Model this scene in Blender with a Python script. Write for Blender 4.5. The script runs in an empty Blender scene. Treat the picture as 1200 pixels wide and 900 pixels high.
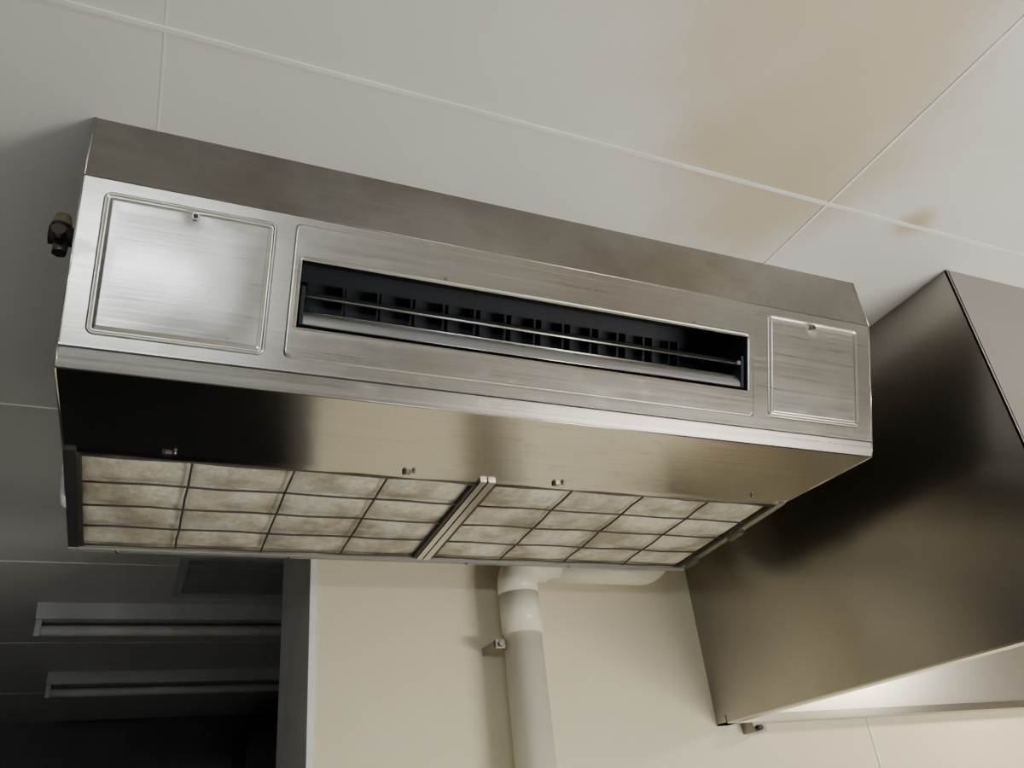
import bpy, math
import numpy as np
from mathutils import Vector, Matrix, noise
S=0.8; CZ=1.6
def W(x,y,z): return (S*x,S*y,CZ+S*z)
COL=bpy.context.scene.collection
# ------------------------------------------------------------ materials
def mat(name):
    m=bpy.data.materials.new(name);m.use_nodes=True;nt=m.node_tree
    return m,nt,nt.nodes['Principled BSDF']
def N(nt,t,**k):
    n=nt.nodes.new(t)
    for a,b in k.items():
        if a in n.inputs: n.inputs[a].default_value=b
        else: setattr(n,a,b)
    return n
def coords(nt,scale=(1,1,1),loc=(0,0,0)):
    tc=N(nt,'ShaderNodeTexCoord');mp=N(nt,'ShaderNodeMapping')
    mp.inputs['Scale'].default_value=scale;mp.inputs['Location'].default_value=loc
    nt.links.new(tc.outputs['Object'],mp.inputs['Vector']);return mp.outputs[0]
def noise_n(nt,vec,scale,detail=4,rough=.55):
    n=N(nt,'ShaderNodeTexNoise',Scale=scale,Detail=detail,Roughness=rough);nt.links.new(vec,n.inputs['Vector']);return n.outputs['Fac']
def ramp(nt,fac,stops):
    r=N(nt,'ShaderNodeValToRGB');cr=r.color_ramp
    while len(cr.elements)<len(stops): cr.elements.new(.5)
    for e,(p,c) in zip(cr.elements,stops):
        e.position=p;e.color=c if len(c)==4 else (*c,1)
    nt.links.new(fac,r.inputs[0]);return r.outputs[0]
def g(v): return (v,v,v,1)
def mixc(nt,fac,a,b,mode='MIX'):
    m=N(nt,'ShaderNodeMix',data_type='RGBA',blend_type=mode)
    for sock,v in ((m.inputs[0],fac),(m.inputs[6],a),(m.inputs[7],b)):
        if hasattr(v,'links'): nt.links.new(v,sock)
        else: sock.default_value=v if not isinstance(v,tuple) or len(v)==4 else (*v,1)
    return m.outputs[2]
def mul(nt,a,b):
    m=N(nt,'ShaderNodeMath',operation='MULTIPLY')
    for s,v in ((m.inputs[0],a),(m.inputs[1],b)):
        if hasattr(v,'links'): nt.links.new(v,s)
        else: s.default_value=v
    return m.outputs[0]
def steel(name,base=(.56,.545,.515),rough=.28,streak=(3,260,260),dirt=.5,dirtcol=(.30,.27,.22),bump=.03,spots=1.0,sc=.88,sr=(.85,1.25),maskx=None,spscale=26,spst=(1,1,1.6),spc=.22):
    m,nt,b=mat(name)
    b.inputs['Metallic'].default_value=1
    big=noise_n(nt,coords(nt),4.0,5)
    spot=noise_n(nt,coords(nt,spst,(3,1,2)),spscale,4)
    if sc<1:
        st=noise_n(nt,coords(nt,streak),1.0,3)
        c1=mixc(nt,ramp(nt,st,[(.3,g(0)),(.7,g(1))]),tuple(v*sc for v in base),base)
    else: c1=(*base,1)
    c2=mixc(nt,ramp(nt,big,[(.42,g(0)),(.72,g(dirt))]),c1,dirtcol)
    sp=ramp(nt,spot,[(.57,g(0)),(.67,g(1))])
    if maskx:
        tc=N(nt,'ShaderNodeTexCoord');sx=N(nt,'ShaderNodeSeparateXYZ');nt.links.new(tc.outputs['Object'],sx.inputs[0])
        mr=N(nt,'ShaderNodeMapRange');mr.inputs[1].default_value=maskx[0]*S;mr.inputs[2].default_value=maskx[1]*S;nt.links.new(sx.outputs[0],mr.inputs[0]);sp=mul(nt,sp,mr.outputs[0])
    c3=mixc(nt,mul(nt,sp,spc*spots),c2,dirtcol)
    nt.links.new(c3,b.inputs['Base Color'])
    ad=N(nt,'ShaderNodeMath',operation='MULTIPLY_ADD');nt.links.new(sp,ad.inputs[0]);ad.inputs[1].default_value=.06*spots
    if sc<1:
        ro=N(nt,'ShaderNodeMapRange');ro.inputs[3].default_value=rough*sr[0];ro.inputs[4].default_value=rough*sr[1]
        nt.links.new(st,ro.inputs[0]);nt.links.new(ro.outputs[0],ad.inputs[2])
    else: ad.inputs[2].default_value=rough
    nt.links.new(ad.outputs[0],b.inputs['Roughness'])
    if bump:
        bp=N(nt,'ShaderNodeBump',Strength=bump,Distance=.002);nt.links.new(st,bp.inputs['Height']);nt.links.new(bp.outputs[0],b.inputs['Normal'])
    return m
def plain(name,col,rough=.5,metal=0,var=.12,scale=8,bump=0):
    m,nt,b=mat(name);b.inputs['Metallic'].default_value=metal;b.inputs['Roughness'].default_value=rough
    n=noise_n(nt,coords(nt),scale,5)
    nt.links.new(mixc(nt,ramp(nt,n,[(.3,g(0)),(.7,g(1))]),tuple(c*(1-var) for c in col),tuple(min(1,c*(1+var*.5)) for c in col)),b.inputs['Base Color'])
    if bump:
        bp=N(nt,'ShaderNodeBump',Strength=bump,Distance=.001);nt.links.new(n,bp.inputs['Height']);nt.links.new(bp.outputs[0],b.inputs['Normal'])
    return m
def emis(name,col,s):
    m,nt,b=mat(name);b.inputs['Emission Color'].default_value=(*col,1);b.inputs['Emission Strength'].default_value=s;b.inputs['Base Color'].default_value=(.9,.9,.9,1)
    m.cycles.emission_sampling='NONE';return m

M_front=steel('steel_front',base=(.52,.50,.46),rough=.28,spots=.8,dirt=.6)
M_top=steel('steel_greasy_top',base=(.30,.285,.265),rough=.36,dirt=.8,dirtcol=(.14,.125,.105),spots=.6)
M_bot=steel('steel_bottom',base=(.66,.635,.58),rough=.19,bump=.008,spots=1.0,dirt=.2,dirtcol=(.40,.37,.31),maskx=(.35,.6),spst=(1,2.2,1),spscale=20,spc=.45)
M_panel=steel('steel_access_panel',base=(.56,.545,.505),rough=.28,dirt=.3,bump=.05,spots=.25)
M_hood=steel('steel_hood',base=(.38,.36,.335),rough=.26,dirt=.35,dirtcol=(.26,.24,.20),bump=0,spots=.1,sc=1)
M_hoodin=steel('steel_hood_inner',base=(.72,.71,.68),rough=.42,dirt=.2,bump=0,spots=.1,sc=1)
M_edge=steel('steel_bright_edge',base=(.62,.60,.56),rough=.27,dirt=.1,bump=0,spots=0,sc=1)
M_dark=plain('outlet_interior_black',(.008,.012,.022),.6)
M_vane=plain('vane_dark_plastic',(.006,.009,.015),.8)
M_blade=steel('louvre_blade_metal',base=(.26,.27,.29),rough=.40,dirt=.4,bump=0,sc=1)
M_screw=plain('screw_metal',(.30,.28,.26),.35,1)
M_black=plain('black_rubber',(.02,.02,.02),.6)
M_white=plain('white_enamel',(.56,.58,.60),.4)
M_pvc=plain('pvc_cream',(.82,.78,.65),.32,var=.05)
M_wall=plain('kitchen_wall_panel_cream',(.72,.66,.49),.42,var=.07,scale=1.6)
M_jamb=plain('rail_grey',(.28,.28,.27),.45)
M_jamb2=plain('jamb_grey',(.62,.61,.58),.45)
M_trimw=plain('trim_white',(.78,.78,.76),.4)
M_strip=plain('joint_strip_white',(.80,.80,.79),.4)
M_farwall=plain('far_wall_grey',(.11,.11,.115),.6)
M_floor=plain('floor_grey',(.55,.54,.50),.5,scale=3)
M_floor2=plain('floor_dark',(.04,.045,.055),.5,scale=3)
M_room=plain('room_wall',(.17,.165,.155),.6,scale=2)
M_brass=plain('flare_nut_bronze',(.10,.09,.08),.4,1)
M_foam=plain('insulation_foam_brown',(.22,.17,.10),.9,scale=60,var=.4,bump=.6)
M_wire=plain('filter_wire_dark',(.06,.055,.046),.6,.3)
M_fridge=plain('fridge_dark',(.035,.035,.04),.4)
m,nt,b=mat('filter_fleece_dirty');b.inputs['Roughness'].default_value=.95
n1=noise_n(nt,coords(nt),13,6,.6);n2=noise_n(nt,coords(nt),90,6,.7)
c=mixc(nt,ramp(nt,n1,[(.38,g(0)),(.60,g(1))]),(.37,.33,.25),(.78,.75,.66))
c=mixc(nt,ramp(nt,n2,[(.35,g(.0)),(.75,g(.55))]),c,(.31,.285,.22))
nt.links.new(c,b.inputs['Base Color'])
bp=N(nt,'ShaderNodeBump',Strength=.7,Distance=.003);nt.links.new(n2,bp.inputs['Height']);nt.links.new(bp.outputs[0],b.inputs['Normal'])
M_fleece=m
m,nt,b=mat('ceiling_board');b.inputs['Roughness'].default_value=.42
base=mixc(nt,ramp(nt,noise_n(nt,coords(nt),1.3,4),[(.3,g(0)),(.7,g(1))]),(.68,.68,.675),(.75,.75,.745))
def blob(cx,cy,r0,r1,seed):
    tc=N(nt,'ShaderNodeTexCoord');ns=N(nt,'ShaderNodeTexNoise',Scale=4.5,Detail=6);mp=N(nt,'ShaderNodeMapping');mp.inputs['Location'].default_value=(seed,seed*.7,0)
    nt.links.new(tc.outputs['Object'],mp.inputs[0]);nt.links.new(mp.outputs[0],ns.inputs['Vector'])
    sx=N(nt,'ShaderNodeVectorMath',operation='DISTANCE');mm=N(nt,'ShaderNodeMapping');mm.inputs['Scale'].default_value=(1,1,0)
    nt.links.new(tc.outputs['Object'],mm.inputs[0]);nt.links.new(mm.outputs[0],sx.inputs[0]);sx.inputs[1].default_value=(cx*S,cy*S,0)
    a=N(nt,'ShaderNodeMath',operation='MULTIPLY_ADD');nt.links.new(ns.outputs['Fac'],a.inputs[0]);a.inputs[1].default_value=r1*1.5;nt.links.new(sx.outputs['Value'],a.inputs[2])
    mr=N(nt,'ShaderNodeMapRange');mr.interpolation_type='SMOOTHSTEP';mr.inputs[1].default_value=r0+r1*.75;mr.inputs[2].default_value=r1+r1*.75;mr.inputs[3].default_value=1;mr.inputs[4].default_value=0
    nt.links.new(a.outputs[0],mr.inputs[0]);return mr.outputs[0]
def stain(c,blobf,k,col): return mixc(nt,mul(nt,blobf,k),c,col)
c=stain(base,blob(.93,.60,.05,.34,1.3),.85,(.54,.475,.335))
c=stain(c,blob(.98,.84,.02,.17,4.1),.8,(.51,.445,.31))
c=stain(c,blob(1.33,.80,.01,.055,7.7),.9,(.48,.40,.25))
c=stain(c,blob(.70,.35,.02,.42,2.2),.7,(.60,.54,.41))
c=stain(c,blob(.80,.74,.02,.12,9.2),.7,(.55,.48,.34))
nt.links.new(c,b.inputs['Base Color'])
bp=N(nt,'ShaderNodeBump',Strength=.08,Distance=.002);nt.links.new(noise_n(nt,coords(nt),120,3),bp.inputs['Height']);nt.links.new(bp.outputs[0],b.inputs['Normal'])
M_ceil=m

# ------------------------------------------------------------ mesh helpers
class B:
    def __init__(s): s.v=[];s.f=[];s.sm=[];s.mi=[];s.mats=[]
    def m(s,mt):
        if mt not in s.mats: s.mats.append(mt)
        return s.mats.index(mt)
    def poly(s,pts,mt,smooth=False):
        i=len(s.v);s.v+= [tuple(p) for p in pts];s.f.append(tuple(range(i,i+len(pts))));s.sm.append(smooth);s.mi.append(s.m(mt))
    def box(s,x0,x1,y0,y1,z0,z1,mt):
        s.hexa([(x0,y0,z0),(x1,y0,z0),(x1,y1,z0),(x0,y1,z0),(x0,y0,z1),(x1,y0,z1),(x1,y1,z1),(x0,y1,z1)],mt)
    def hexa(s,p,mt):
        i=len(s.v);s.v+=[tuple(a) for a in p]
        for f in ((3,2,1,0),(4,5,6,7),(0,1,5,4),(1,2,6,5),(2,3,7,6),(3,0,4,7)):
            s.f.append(tuple(i+k for k in f));s.sm.append(False);s.mi.append(s.m(mt))
    def cyl(s,p0,p1,r,mt,n=24,r1=None):
        p0=Vector(p0);p1=Vector(p1);d=(p1-p0).normalized();a=d.orthogonal().normalized();b_=d.cross(a);r1=r if r1 is None else r1
        i=len(s.v)
        for P,R in ((p0,r),(p1,r1)):
            for k in range(n):
                t=2*math.pi*k/n;s.v.append(tuple(P+a*math.cos(t)*R+b_*math.sin(t)*R))
        for k in range(n):
            q=(k+1)%n;s.f.append((i+k,i+q,i+n+q,i+n+k));s.sm.append(True);s.mi.append(s.m(mt))
        s.f.append(tuple(i+k for k in range(n))[::-1]);s.sm.append(False);s.mi.append(s.m(mt))
        s.f.append(tuple(i+n+k for k in range(n)));s.sm.append(False);s.mi.append(s.m(mt))
    def tube(s,pts,r,mt,n=28):
        pts=[Vector(p) for p in pts];rings=[]
        d=(pts[1]-pts[0]).normalized();a=d.orthogonal().normalized()
        for j,P in enumerate(pts):
            d=(pts[min(j+1,len(pts)-1)]-pts[max(j-1,0)]).normalized();a=(a-d*a.dot(d)).normalized();b_=d.cross(a)
            i=len(s.v);rr=r[j] if isinstance(r,list) else r
            for k in range(n):
                t=2*math.pi*k/n;s.v.append(tuple(P+a*math.cos(t)*rr+b_*math.sin(t)*rr))
            rings.append(i)
        for i,j in zip(rings,rings[1:]):
            for k in range(n):
                q=(k+1)%n;s.f.append((i+k,i+q,j+q,j+k));s.sm.append(True);s.mi.append(s.m(mt))
        for i,rev in ((rings[0],1),(rings[-1],0)):
            f=[i+k for k in range(n)];s.f.append(tuple(f[::-1] if rev else f));s.sm.append(False);s.mi.append(s.m(mt))
    def grid(s,F,us,vs,mt,hole=None):
        i=len(s.v)
        for v in vs:
            for u in us: s.v.append(tuple(F(u,v)))
        n=len(us)
        for b_ in range(len(vs)-1):
            for a in range(n-1):
                if hole:
                    cu=(us[a]+us[a+1])/2;cv=(vs[b_]+vs[b_+1])/2
                    if hole[0]<cu<hole[1] and hole[2]<cv<hole[3]: continue
                k=i+b_*n+a;s.f.append((k,k+1,k+n+1,k+n));s.sm.append(True);s.mi.append(s.m(mt))
    def make(s,name,parent=None):
        me=bpy.data.meshes.new(name);me.from_pydata([W(*v) for v in s.v],[],s.f)
        for mt in s.mats: me.materials.append(mt)
        for p,sm,mi in zip(me.polygons,s.sm,s.mi): p.use_smooth=sm;p.material_index=mi
        me.update();ob=bpy.data.objects.new(name,me);COL.objects.link(ob)
        if parent:
            ob.parent=parent;ob.matrix_parent_inverse=Matrix.Translation(parent.location).inverted()
        return ob
def empty(name,x,y,z):
    e=bpy.data.objects.new(name,None);e.location=W(x,y,z);e.empty_display_size=.1;COL.objects.link(e);return e
def arr(a,b,n,extra=()):
    l=sorted(set([round(v,6) for v in np.linspace(a,b,n)]+[round(e,6) for e in extra if a<=e<=b]));return l

# ------------------------------------------------------------ room
XL,XRW,YN,YF,ZF=-2.6,4.6,-3.4,6.3,-2.0
YW=2.03;XW=.393;YW2=2.44
b_=B();b_.box(XL-.1,XRW+.1,YN-.1,YF+.1,1.0,1.1,M_ceil);b_.make('ceiling')
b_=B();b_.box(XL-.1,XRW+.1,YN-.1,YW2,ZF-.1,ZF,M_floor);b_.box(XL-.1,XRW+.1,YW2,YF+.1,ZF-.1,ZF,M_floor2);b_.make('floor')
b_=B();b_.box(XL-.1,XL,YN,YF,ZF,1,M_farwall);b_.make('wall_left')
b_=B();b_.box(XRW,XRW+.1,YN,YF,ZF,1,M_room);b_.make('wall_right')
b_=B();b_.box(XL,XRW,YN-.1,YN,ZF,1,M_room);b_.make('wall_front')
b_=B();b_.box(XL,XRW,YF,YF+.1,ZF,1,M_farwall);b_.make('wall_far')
b_=B();b_.box(XW,XRW,YW,YW2,ZF,1,M_wall)
b_.make('wall_back')
b_=B();b_.box(XW-.004,XW,YW+.01,YW2+.01,ZF,.999,M_jamb2);b_.make('trim_1')
b_=B();b_.box(XW-.005,XW+.010,YW-.005,YW+.010,ZF,.999,M_trimw);b_.make('trim_2')
b_=B();b_.box(2.085,2.091,YW-.003,YW,ZF,.24,M_trimw);b_.make('trim_3')
b_=B();w=.0038;h=.002
for y in (-2.61,-1.47,-.333,.8065,1.946,3.085,4.22,5.36): b_.box(XL,XRW,y-w,y+w,1-h,1,M_strip)
for x in (-2.383,-1.22,-.0555,2.273,3.437): b_.box(x-.0015,x+.0015,YN,YF,1-.0006,1,M_strip)
b_.box(1.1088-.003,1.1088+.003,YN,YF,1-h*.8,1,M_strip)
b_.make('trim_4')

# ------------------------------------------------------------ air conditioner
xL,xR=-.14,1.3515
P0=(.995,1.0);P1=(.996,.887);P2=(1.085,.656);P2b=(1.098,.628);P3=(1.369,.636);P4=(1.806,.6185)
ac=empty('ceiling_air_conditioner',.6,1.4,.8)
def plane(A,C):
    dy,dz=C[0]-A[0],C[1]-A[1];L=math.hypot(dy,dz);n=(dz/L,-dy/L)
    return lambda x,t,o=0:(x,A[0]+dy*t+n[0]*o,A[1]+dz*t+n[1]*o)
FP=plane(P1,P2)
BP=plane(P3,P4)
UP=plane(P2b,P3)
HX0,HX1,HT0,HT1=.172,1.031,.28,.715
b_=B()
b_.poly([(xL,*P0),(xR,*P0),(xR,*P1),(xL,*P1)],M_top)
b_.grid(lambda u,v:FP(u,v),[xL,HX0,HX1,xR],[0,HT0,HT1,1],M_front,(HX0,HX1,HT0,HT1))
b_.poly([FP(xL,1),FP(xR,1),(xR,P2b[0],P2b[1]),(xL,P2b[0],P2b[1])],M_front)
b_.poly([(xL,*P2b),(xR,*P2b),(xR,*P3),(xL,*P3)],M_bot)
FX0,FX1,FT0,FT1=-.121,1.333,.045,.965
b_.grid(lambda u,v:BP(u,v),[xL,FX0,.588,.622,FX1,xR],[0,FT0,FT1,1],M_bot,None)
keep=[];nf=len(b_.f)
for k,f in enumerate(b_.f):
    cx=sum(b_.v[i][0] for i in f)/len(f);cy=sum(b_.v[i][1] for i in f)/len(f)
    if k>=nf-15:
        t=(cy-P3[0])/(P4[0]-P3[0])
        if FT0<t<FT1 and (FX0<cx<.588 or .622<cx<FX1): continue
    keep.append(k)
b_.f=[b_.f[k] for k in keep];b_.sm=[False for k in keep];b_.mi=[b_.mi[k] for k in keep]
YB=1.806
prof=[P0,P1,P2,P2b,P3,P4,(YB,1.0)]
b_.poly([(xL,*p) for p in prof][::-1],M_front);b_.poly([(xR,*p) for p in prof],M_front)
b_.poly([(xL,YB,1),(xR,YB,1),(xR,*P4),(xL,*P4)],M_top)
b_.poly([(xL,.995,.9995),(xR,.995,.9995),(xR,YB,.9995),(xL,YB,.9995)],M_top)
b_.make('housing',ac)
b_=B()
for x in (xL,xR):
    for A,C in zip(prof[:-2],prof[1:-1]):
        b_.cyl((x,*A),(x,*C),.0015,M_front if A==P0 else M_edge,10)
b_.cyl((xL,*P1),(xR,*P1),.0012,M_front,10)
b_.cyl((xL,P2b[0],P2b[1]),(xR,P2b[0],P2b[1]),.0016,M_edge,10)
b_.make('edge_folds',ac)
def strip(t0,t1,hi,mt,name):
    b_=B();b_.hexa([FP(xL,t0,hi),FP(xR,t0,hi),FP(xR,t1,hi),FP(xL,t1,hi),FP(xL,t0,-.002),FP(xR,t0,-.002),FP(xR,t1,-.002),FP(xL,t1,-.002)],mt);b_.make(name,ac)
strip(.998,1.008,.0012,M_black,'seam_gap');strip(.986,.997,.0020,M_edge,'seam_lip')
LT=.2476
def sd(x,s,x0,x1,s0,s1,r):
    cx,cs=(x0+x1)/2,(s0+s1)/2;qx=abs(x-cx)-(x1-x0)/2+r;qs=abs(s-cs)-(s1-s0)/2+r
    return math.hypot(max(qx,0),max(qs,0))+min(max(qx,qs),0)-r
def ss(a,b2,x):
    t=max(0,min(1,(x-a)/(b2-a)));return t*t*(3-2*t)
def access(name,x0,x1,t0,t1,kx,kt,seed,bulge):
    bb=B();s0,s1=t0*LT,t1*LT
    def F(u,v):
        d=sd(u,v,x0,x1,s0,s1,.012)
        h=-.001+.0040*ss(.0,-.003,d)
        h-=.0022*ss(-.004,-.0065,d)-.0022*ss(-.0095,-.013,d)
        a=(u-(x0+x1)/2)/((x1-x0)/2);c2=(v-(s0+s1)/2)/((s1-s0)/2)
        h+=bulge*max(0,1-a*a)*max(0,1-c2*c2)
        h+=.0008*noise.noise(Vector((u*14,v*14,seed)))*ss(-.01,-.03,d)
        dk=math.hypot(u-kx,v-kt*LT);h-=.0022*math.exp(-(dk/.012)**2)
        return FP(u,v/LT,h)
    bb.grid(F,arr(x0,x1,150),arr(s0,s1,130),M_panel)
    c0=FP(kx,kt,.000);c1=FP(kx,kt,.0065)
    bb.cyl(c0,c1,.0055,M_screw,20);bb.cyl(c1,FP(kx,kt,.008),.0033,M_black,12)
    bb.make(name,ac)
access('access_panel_left',-.112,.131,.07,.925,.012,.135,1.7,.0045)
access('access_panel_right',1.079,1.318,.06,.905,1.195,.115,6.2,.0010)
b_=B()
vx0,vx1,vs0,vs1=.156,1.047,.045*LT,.92*LT
def FV(u,v):
    d=sd(u,v,vx0,vx1,vs0,vs1,.010)
    h=-.001+.0030*ss(0,-.003,d)+.0004*noise.noise(Vector((u*8,v*20,3)))*ss(-.005,-.02,d)
    dh=sd(u,v,HX0,HX1,HT0*LT,HT1*LT,.004)
    h-=.0030*ss(.004,0,dh)
    return FP(u,v/LT,h)
b_.grid(FV,arr(vx0,vx1,180,(HX0,HX1,HX0-.002,HX0-.004,HX1+.002,HX1+.004,vx0+.001,vx0+.003,vx1-.001,vx1-.003)),arr(vs0,vs1,60,(HT0*LT,HT1*LT,HT0*LT-.002,HT0*LT-.004,HT1*LT+.002,HT1*LT+.004,vs0+.001,vs0+.003,vs1-.001,vs1-.003)),M_front,(HX0,HX1,HT0*LT,HT1*LT))
for x in (.405,.66,.905): b_.cyl(FP(x,.245,.001),FP(x,.245,.004),.0030,M_screw,12)
b_.make('vent_surround',ac)
b_=B();D=.14
def IN(x,t,o): return FP(x,t,-o)
b_.poly([FP(HX0,HT0),FP(HX1,HT0),IN(HX1,HT0-.15,D),IN(HX0,HT0-.15,D)],M_dark)
b_.poly([FP(HX0,HT1),FP(HX1,HT1),IN(HX1,HT1+.1,D),IN(HX0,HT1+.1,D)],M_dark)
b_.poly([FP(HX0,HT0),FP(HX0,HT1),IN(HX0,HT1+.1,D),IN(HX0,HT0-.15,D)],M_dark)
b_.poly([FP(HX1,HT0),FP(HX1,HT1),IN(HX1,HT1+.1,D),IN(HX1,HT0-.15,D)],M_dark)
b_.poly([IN(HX0,HT0-.15,D),IN(HX1,HT0-.15,D),IN(HX1,HT1+.1,D),IN(HX0,HT1+.1,D)],M_dark)
b_.make('outlet_duct',ac)
b_=B()
n=14
for k in range(n):
    x=HX0+(HX1-HX0)*(k+.5)/n
    b_.hexa([IN(x-.001,.30,.100),IN(x+.001,.30,.100),IN(x+.006,.26,.135),IN(x+.004,.26,.135),IN(x-.001,.70,.100),IN(x+.001,.70,.100),IN(x+.006,.76,.135),IN(x+.004,.76,.135)],M_vane)
b_.make('air_vanes',ac)
def blade(bb,t0,o0,t1,o1,th,mt,cur=.004):
    x0,x1=HX0+.006,HX1-.012;vs=arr(0,1,7)
    for side in (0,1):
        bb.grid(lambda u,v:IN(u,t0+(t1-t0)*v+side*th/LT,o0+(o1-o0)*v-cur*math.sin(math.pi*v)),[x0,x1],vs,mt)
    for v in (0,1):
        bb.poly([IN(x0,t0+(t1-t0)*v,o0+(o1-o0)*v),IN(x1,t0+(t1-t0)*v,o0+(o1-o0)*v),IN(x1,t0+(t1-t0)*v+th/LT,o0+(o1-o0)*v),IN(x0,t0+(t1-t0)*v+th/LT,o0+(o1-o0)*v)],mt)
b_=B();blade(b_,.50,.008,.42,.055,.002,M_vane);b_.cyl(IN(HX0+.006,.505,.007),IN(HX1-.012,.505,.007),.0022,M_edge,10)
b_.make('louvre_upper',ac)
b_=B();blade(b_,.680,.006,.60,.014,.002,M_blade,.003);b_.cyl(IN(HX0+.006,.687,.006),IN(HX1-.012,.687,.006),.0014,M_edge,10);b_.cyl(IN(HX0+.006,.597,.014),IN(HX1-.012,.597,.014),.0018,M_edge,10)
b_.make('louvre_lower',ac)
b_=B()
for x in (HX0+.004,HX1-.012):
    b_.hexa([IN(x,.44,.004),IN(x+.006,.44,.004),IN(x+.006,.69,.004),IN(x,.69,.004),IN(x,.44,.03),IN(x+.006,.44,.03),IN(x+.006,.69,.03),IN(x,.69,.03)],M_vane)
b_.cyl(IN(HX1-.02,.50,.0),IN(HX1-.02,.50,.02),.004,M_screw,10)
b_.make('louvre_brackets',ac)
def filt(name,x0,x1,seed):
    bb=B();t0,t1=FT0+.005,FT1-.005;nx,ny=4,4
    def F(u,v):
        a=(u-x0)/(x1-x0)*nx;c=(v-t0)/(t1-t0)*ny
        h=abs(math.sin(math.pi*a))**.45*abs(math.sin(math.pi*c))**.45
        o=-.008+.0085*h+.002*noise.noise(Vector((u*25,v*12,seed)))*h
        return BP(u,v,o)
    bb.grid(F,arr(x0,x1,113),arr(t0,t1,81),M_fleece)
    bb.make(name,ac)
    wv=B()
    for k in range(nx+1):
        x=x0+(x1-x0)*k/nx;pts=[BP(x+.0022*noise.noise(Vector((k*3,j*.8,seed))),t0+(t1-t0)*j/8,.0005+.0012*math.sin(j*2.1+k)) for j in range(9)];wv.tube(pts,.0021,M_wire,8)
    for k in range(ny+1):
        t=t0+(t1-t0)*k/ny;pts=[BP(x0+(x1-x0)*j/12,t+.006*noise.noise(Vector((k*5,j*.6,seed+4))),.0005+.0012*math.sin(j*1.7+k)) for j in range(13)];wv.tube(pts,.0021,M_wire,8)
    wv.make(name+'_grid',ac)
    fr=B()
    def bar(xa,xb,ta,tb,mt,lo=.004,hi=-.012):
        fr.hexa([BP(xa,ta,lo),BP(xb,ta,lo),BP(xb,tb,lo),BP(xa,tb,lo),BP(xa,ta,hi),BP(xb,ta,hi),BP(xb,tb,hi),BP(xa,tb,hi)],mt)
    bar(x0-.006,x0+.001,t0,t1,M_wire);bar(x1-.001,x1+.006,t0,t1,M_wire)
    bar(x0-.006,x1+.006,t1,t1+.012,M_edge)
    fr.make(name+'_frame',ac)
filt('filter_left',-.121+.006,.582,1.1);filt('filter_right',.628,1.327,5.3)
b_=B()
def bar(xa,xb,ta,tb,mt,lo,hi=-.002):
    b_.hexa([BP(xa,ta,lo),BP(xb,ta,lo),BP(xb,tb,lo),BP(xa,tb,lo),BP(xa,ta,hi),BP(xb,ta,hi),BP(xb,tb,hi),BP(xa,tb,hi)],mt)
bar(xL,FX0,0,1,M_fridge,.004);bar(FX1,xR,0,1,M_edge,.004)
bar(.589,.602,0,1,M_edge,.006);bar(.602,.606,0,1,M_black,.002);bar(.606,.621,0,1,M_edge,.006)
bar(xL,xR,FT1+.012,1.01,M_jamb,.007)
b_.make('filter_rails',ac)
b_=B();b_.poly([BP(xL,0,-.03),BP(xR,0,-.03),BP(xR,1,-.03),BP(xL,1,-.03)],M_dark);b_.make('plenum_tray',ac)
b_=B()
b_.cyl(UP(1.235,.90,0),UP(1.235,.90,.006),.004,M_screw,12)
for x in (.02,.44,.755):
    b_.cyl(UP(x+.008,.945,0),UP(x+.008,.945,.005),.0034,M_screw,10)
    b_.hexa([UP(x-.010,.955,.0035),UP(x+.004,.955,.0035),UP(x+.004,1.0,.0035),UP(x-.010,1.0,.0035),UP(x-.010,.955,0),UP(x+.004,.955,0),UP(x+.004,1.0,0),UP(x-.010,1.0,0)],M_screw)
    b_.hexa([UP(x-.012,.945,.005),UP(x-.007,.945,.005),UP(x-.007,.985,.005),UP(x-.012,.985,.005),UP(x-.012,.945,0),UP(x-.007,.945,0),UP(x-.007,.985,0),UP(x-.012,.985,0)],M_black)
for x in (-.05,.3,.72,1.0):
    b_.cyl(BP(x,.99,.005),BP(x,.99,.011),.004,M_screw,10)
for t0,t1 in ((.35,.47),(.80,.90)):
    bar(1.332,1.346,t0,t1,M_screw,.014,0)
b_.make('clips_and_screws',ac)
b_=B()
b_.cyl((-.14,1.12,.868),(-.176,1.12,.868),.012,M_brass,20)
b_.cyl((-.168,1.12,.835),(-.168,1.12,.885),.011,M_screw,6)
b_.cyl((-.168,1.10,.846),(-.168,1.075,.846),.010,M_brass,12)
b_.cyl((-.172,1.12,.885),(-.172,1.12,.905),.015,M_foam,20,.011)
b_.cyl((-.186,1.12,.868),(-.15,1.12,.868),.016,M_black,6)
b_.make('refrigerant_valve',ac)
b_=B();b_.cyl((-.14,1.58,.69),(-.150,1.58,.69),.07,M_white,40);b_.make('drain_cap',ac)

# ------------------------------------------------------------ pipe
pp=empty('drain_pipe',.918,1.95,0)
px,py,r=.916,1.945,.050
b_=B();b_.tube([(px,py,ZF),(px,py,.50)],r,M_pvc,40)
b_.tube([(px,py,.475),(px,py,.58)],.0530,M_pvc,40)
b_.make('vertical_pipe',pp)
b_=B();pts=[(px,py,.579)];R=.055
for k in range(9):
    a=math.pi/2*k/8;pts.append((px+R-R*math.cos(a),py,.605+R*math.sin(a)))
pts.append((px+.12,py,.605+R))
b_.tube(pts,[.0532]*8+[.050,.046,.044],M_pvc,36);b_.make('elbow',pp)
b_=B();hz=.648;pts=[(px+.09,py,hz),(1.30,py,hz)]
for k in range(1,9):
    a=math.pi/2*k/8;pts.append((1.30+.09*math.sin(a),py,hz+.09*(1-math.cos(a))))
pts.append((1.39,py,.80));b_.tube(pts,.034,M_pvc,30)
b_.make('horizontal_pipe',pp)
b_=B()
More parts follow.
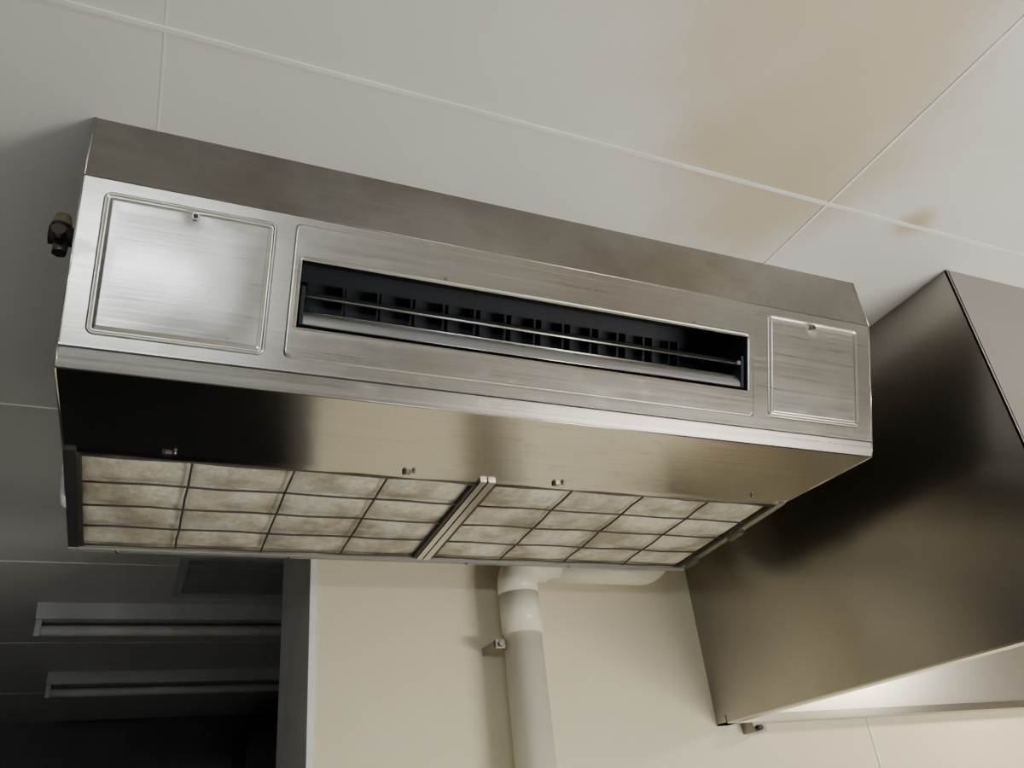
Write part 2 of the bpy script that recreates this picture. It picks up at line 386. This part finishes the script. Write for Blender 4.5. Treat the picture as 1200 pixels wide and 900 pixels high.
b_.box(px-.080,px-.05,py-.004,py+.004,.440,.462,M_screw);b_.box(px-.080,px-.076,py-.010,py+.084,.442,.460,M_screw)
b_.cyl((px-.066,py-.013,.451),(px-.066,py+.010,.451),.007,M_screw,6)
b_.make('pipe_clamp',pp)

# ------------------------------------------------------------ hood
hd=empty('range_hood',3,1.4,.6)
xh,yf,zb=1.527,.895,.2455;xe=XRW-.3;th=.006
b_=B()
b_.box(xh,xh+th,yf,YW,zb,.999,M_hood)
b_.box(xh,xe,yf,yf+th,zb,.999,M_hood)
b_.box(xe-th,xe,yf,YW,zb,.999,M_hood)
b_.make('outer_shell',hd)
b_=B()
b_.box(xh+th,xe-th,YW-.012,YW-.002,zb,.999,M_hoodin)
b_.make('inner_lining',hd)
b_=B()
b_.box(xh,xh+.035,yf,YW,zb-.004,zb,M_edge);b_.box(xh+.031,xh+.035,yf,YW,zb,zb+.02,M_edge)
b_.box(xh,xe,yf,yf+.035,zb-.004,zb,M_edge)
b_.box(xh,xe,YW-.05,YW-.002,zb-.004,zb,M_edge);b_.box(xh,xe,YW-.05,YW-.046,zb,zb+.018,M_edge)
b_.make('grease_gutter',hd)
b_=B();b_.box(xh+.085,xh+.13,YW-.05,YW-.002,zb-.03,zb-.004,M_screw);b_.cyl((xh+.10,YW-.05,zb-.02),(xh+.10,YW-.065,zb-.02),.008,M_black,10)
b_.make('drain_cock',hd)
b_=B();b_.cyl((xh,yf,zb),(xh,yf,.999),.0014,M_edge,10);b_.make('corner_fold',hd)
def light(kind,name,x,y,z,power,col,size,parent=None):
    l=bpy.data.lights.new(name,kind);l.energy=power;l.color=col;l.shadow_soft_size=size*S
    o=bpy.data.objects.new(name,l);o.location=W(x,y,z);COL.objects.link(o)
    if parent: o.parent=parent;o.matrix_parent_inverse=Matrix.Translation(parent.location).inverted()
b_=B();b_.cyl((2.6,1.45,.999),(2.6,1.45,.66),.03,M_white,24);b_.cyl((2.6,1.45,.66),(2.6,1.45,.60),.07,M_white,24,.09);b_.make('hood_lamp_holder',hd)
light('POINT','hood_bulb',2.6,1.45,.52,15,(1,.90,.70),.06,parent=hd)

# ------------------------------------------------------------ lamps
def batten(name,x0,x1,y,zt=1.0,power=0,col=(1,1,1),drop=0,soft=.05):
    e=empty(name,(x0+x1)/2,y,zt);bb=B()
    for x in ((x0*.8+x1*.2),(x0*.2+x1*.8)):
        if drop: bb.cyl((x,y,zt),(x,y,zt-drop),.008,M_white,10)
    z1=zt-drop
    bb.hexa([(x0,y-.05,z1-.055),(x1,y-.05,z1-.055),(x1,y+.05,z1-.055),(x0,y+.05,z1-.055),(x0,y-.075,z1),(x1,y-.075,z1),(x1,y+.075,z1),(x0,y+.075,z1)],M_white)
    for x in (x0,x1-.02): bb.box(x,x+.02,y-.025,y+.025,z1-.115,z1-.05,M_white)
    bb.make('body',e)
    t=B();t.cyl((x0+.02,y,z1-.09),(x1-.02,y,z1-.09),.02,emis('tube_'+name,col,8) if power else M_trimw,20);t.make('tube',e)
    if power:
        for k in range(3):
            light('POINT','tube_light',x0+(x1-x0)*(k+.5)/3,y,z1-.12-soft,power/3,col,soft,parent=e)
batten('fluorescent_lamp',-.35,1.15,3.65)
batten('fluorescent_lamp',-.37,1.15,4.90)
b_=B();x0,x1,y0,y1=.15,.75,2.97,3.40
b_.box(x0-.03,x1+.03,y0-.03,y0,.985,1,M_white);b_.box(x0-.03,x1+.03,y1,y1+.03,.985,1,M_white);b_.box(x0-.03,x0,y0,y1,.985,1,M_white);b_.box(x1,x1+.03,y0,y1,.985,1,M_white)
for k in range(14):
    y=y0+(y1-y0)*(k+.5)/14;b_.hexa([(x0,y-.010,.986),(x1,y-.010,.986),(x1,y-.006,.986),(x0,y-.006,.986),(x0,y+.006,.999),(x1,y+.006,.999),(x1,y+.010,.999),(x0,y+.010,.999)],M_white)
b_.make('ceiling_vent_grille')
b_=B();b_.box(.70,1.7,5.5,6.25,ZF,.86,M_fridge);b_.box(.71,1.19,5.47,5.5,ZF+.1,.84,M_fridge);b_.box(1.21,1.69,5.47,5.5,ZF+.1,.84,M_fridge);b_.cyl((1.16,5.45,-.9),(1.16,5.45,-.2),.012,M_edge,12);b_.make('refrigerator')
batten('unseen_pendant_lamp',-.75,.15,-1.35,1.0,31,(.88,.94,1.0),.30)
batten('unseen_pendant_lamp',1.6,2.9,-.6,1.0,120,(1.0,.95,.85),1.1,.20)  # added unseen lamp, hung low at right to brighten ceiling and filters
w=bpy.data.worlds.new('world');bpy.context.scene.world=w;w.use_nodes=True;w.node_tree.nodes['Background'].inputs[0].default_value=(.5,.55,.6,1);w.node_tree.nodes['Background'].inputs[1].default_value=.02

# ------------------------------------------------------------ camera
cam=bpy.data.cameras.new('camera');cam.sensor_width=36;cam.lens=958.0/1200*36;cam.clip_start=.01
co=bpy.data.objects.new('camera',cam);COL.objects.link(co)
rt=Vector((.9144,-.3928,-.0984)).normalized();dn=Vector((.1167,.4882,-.8649)).normalized();fw=rt.cross(dn).normalized();dn=fw.cross(rt)
Mx=Matrix((( rt.x,-dn.x,-fw.x,0),(rt.y,-dn.y,-fw.y,0),(rt.z,-dn.z,-fw.z,CZ),(0,0,0,1)))
co.matrix_world=Mx;bpy.context.scene.camera=co
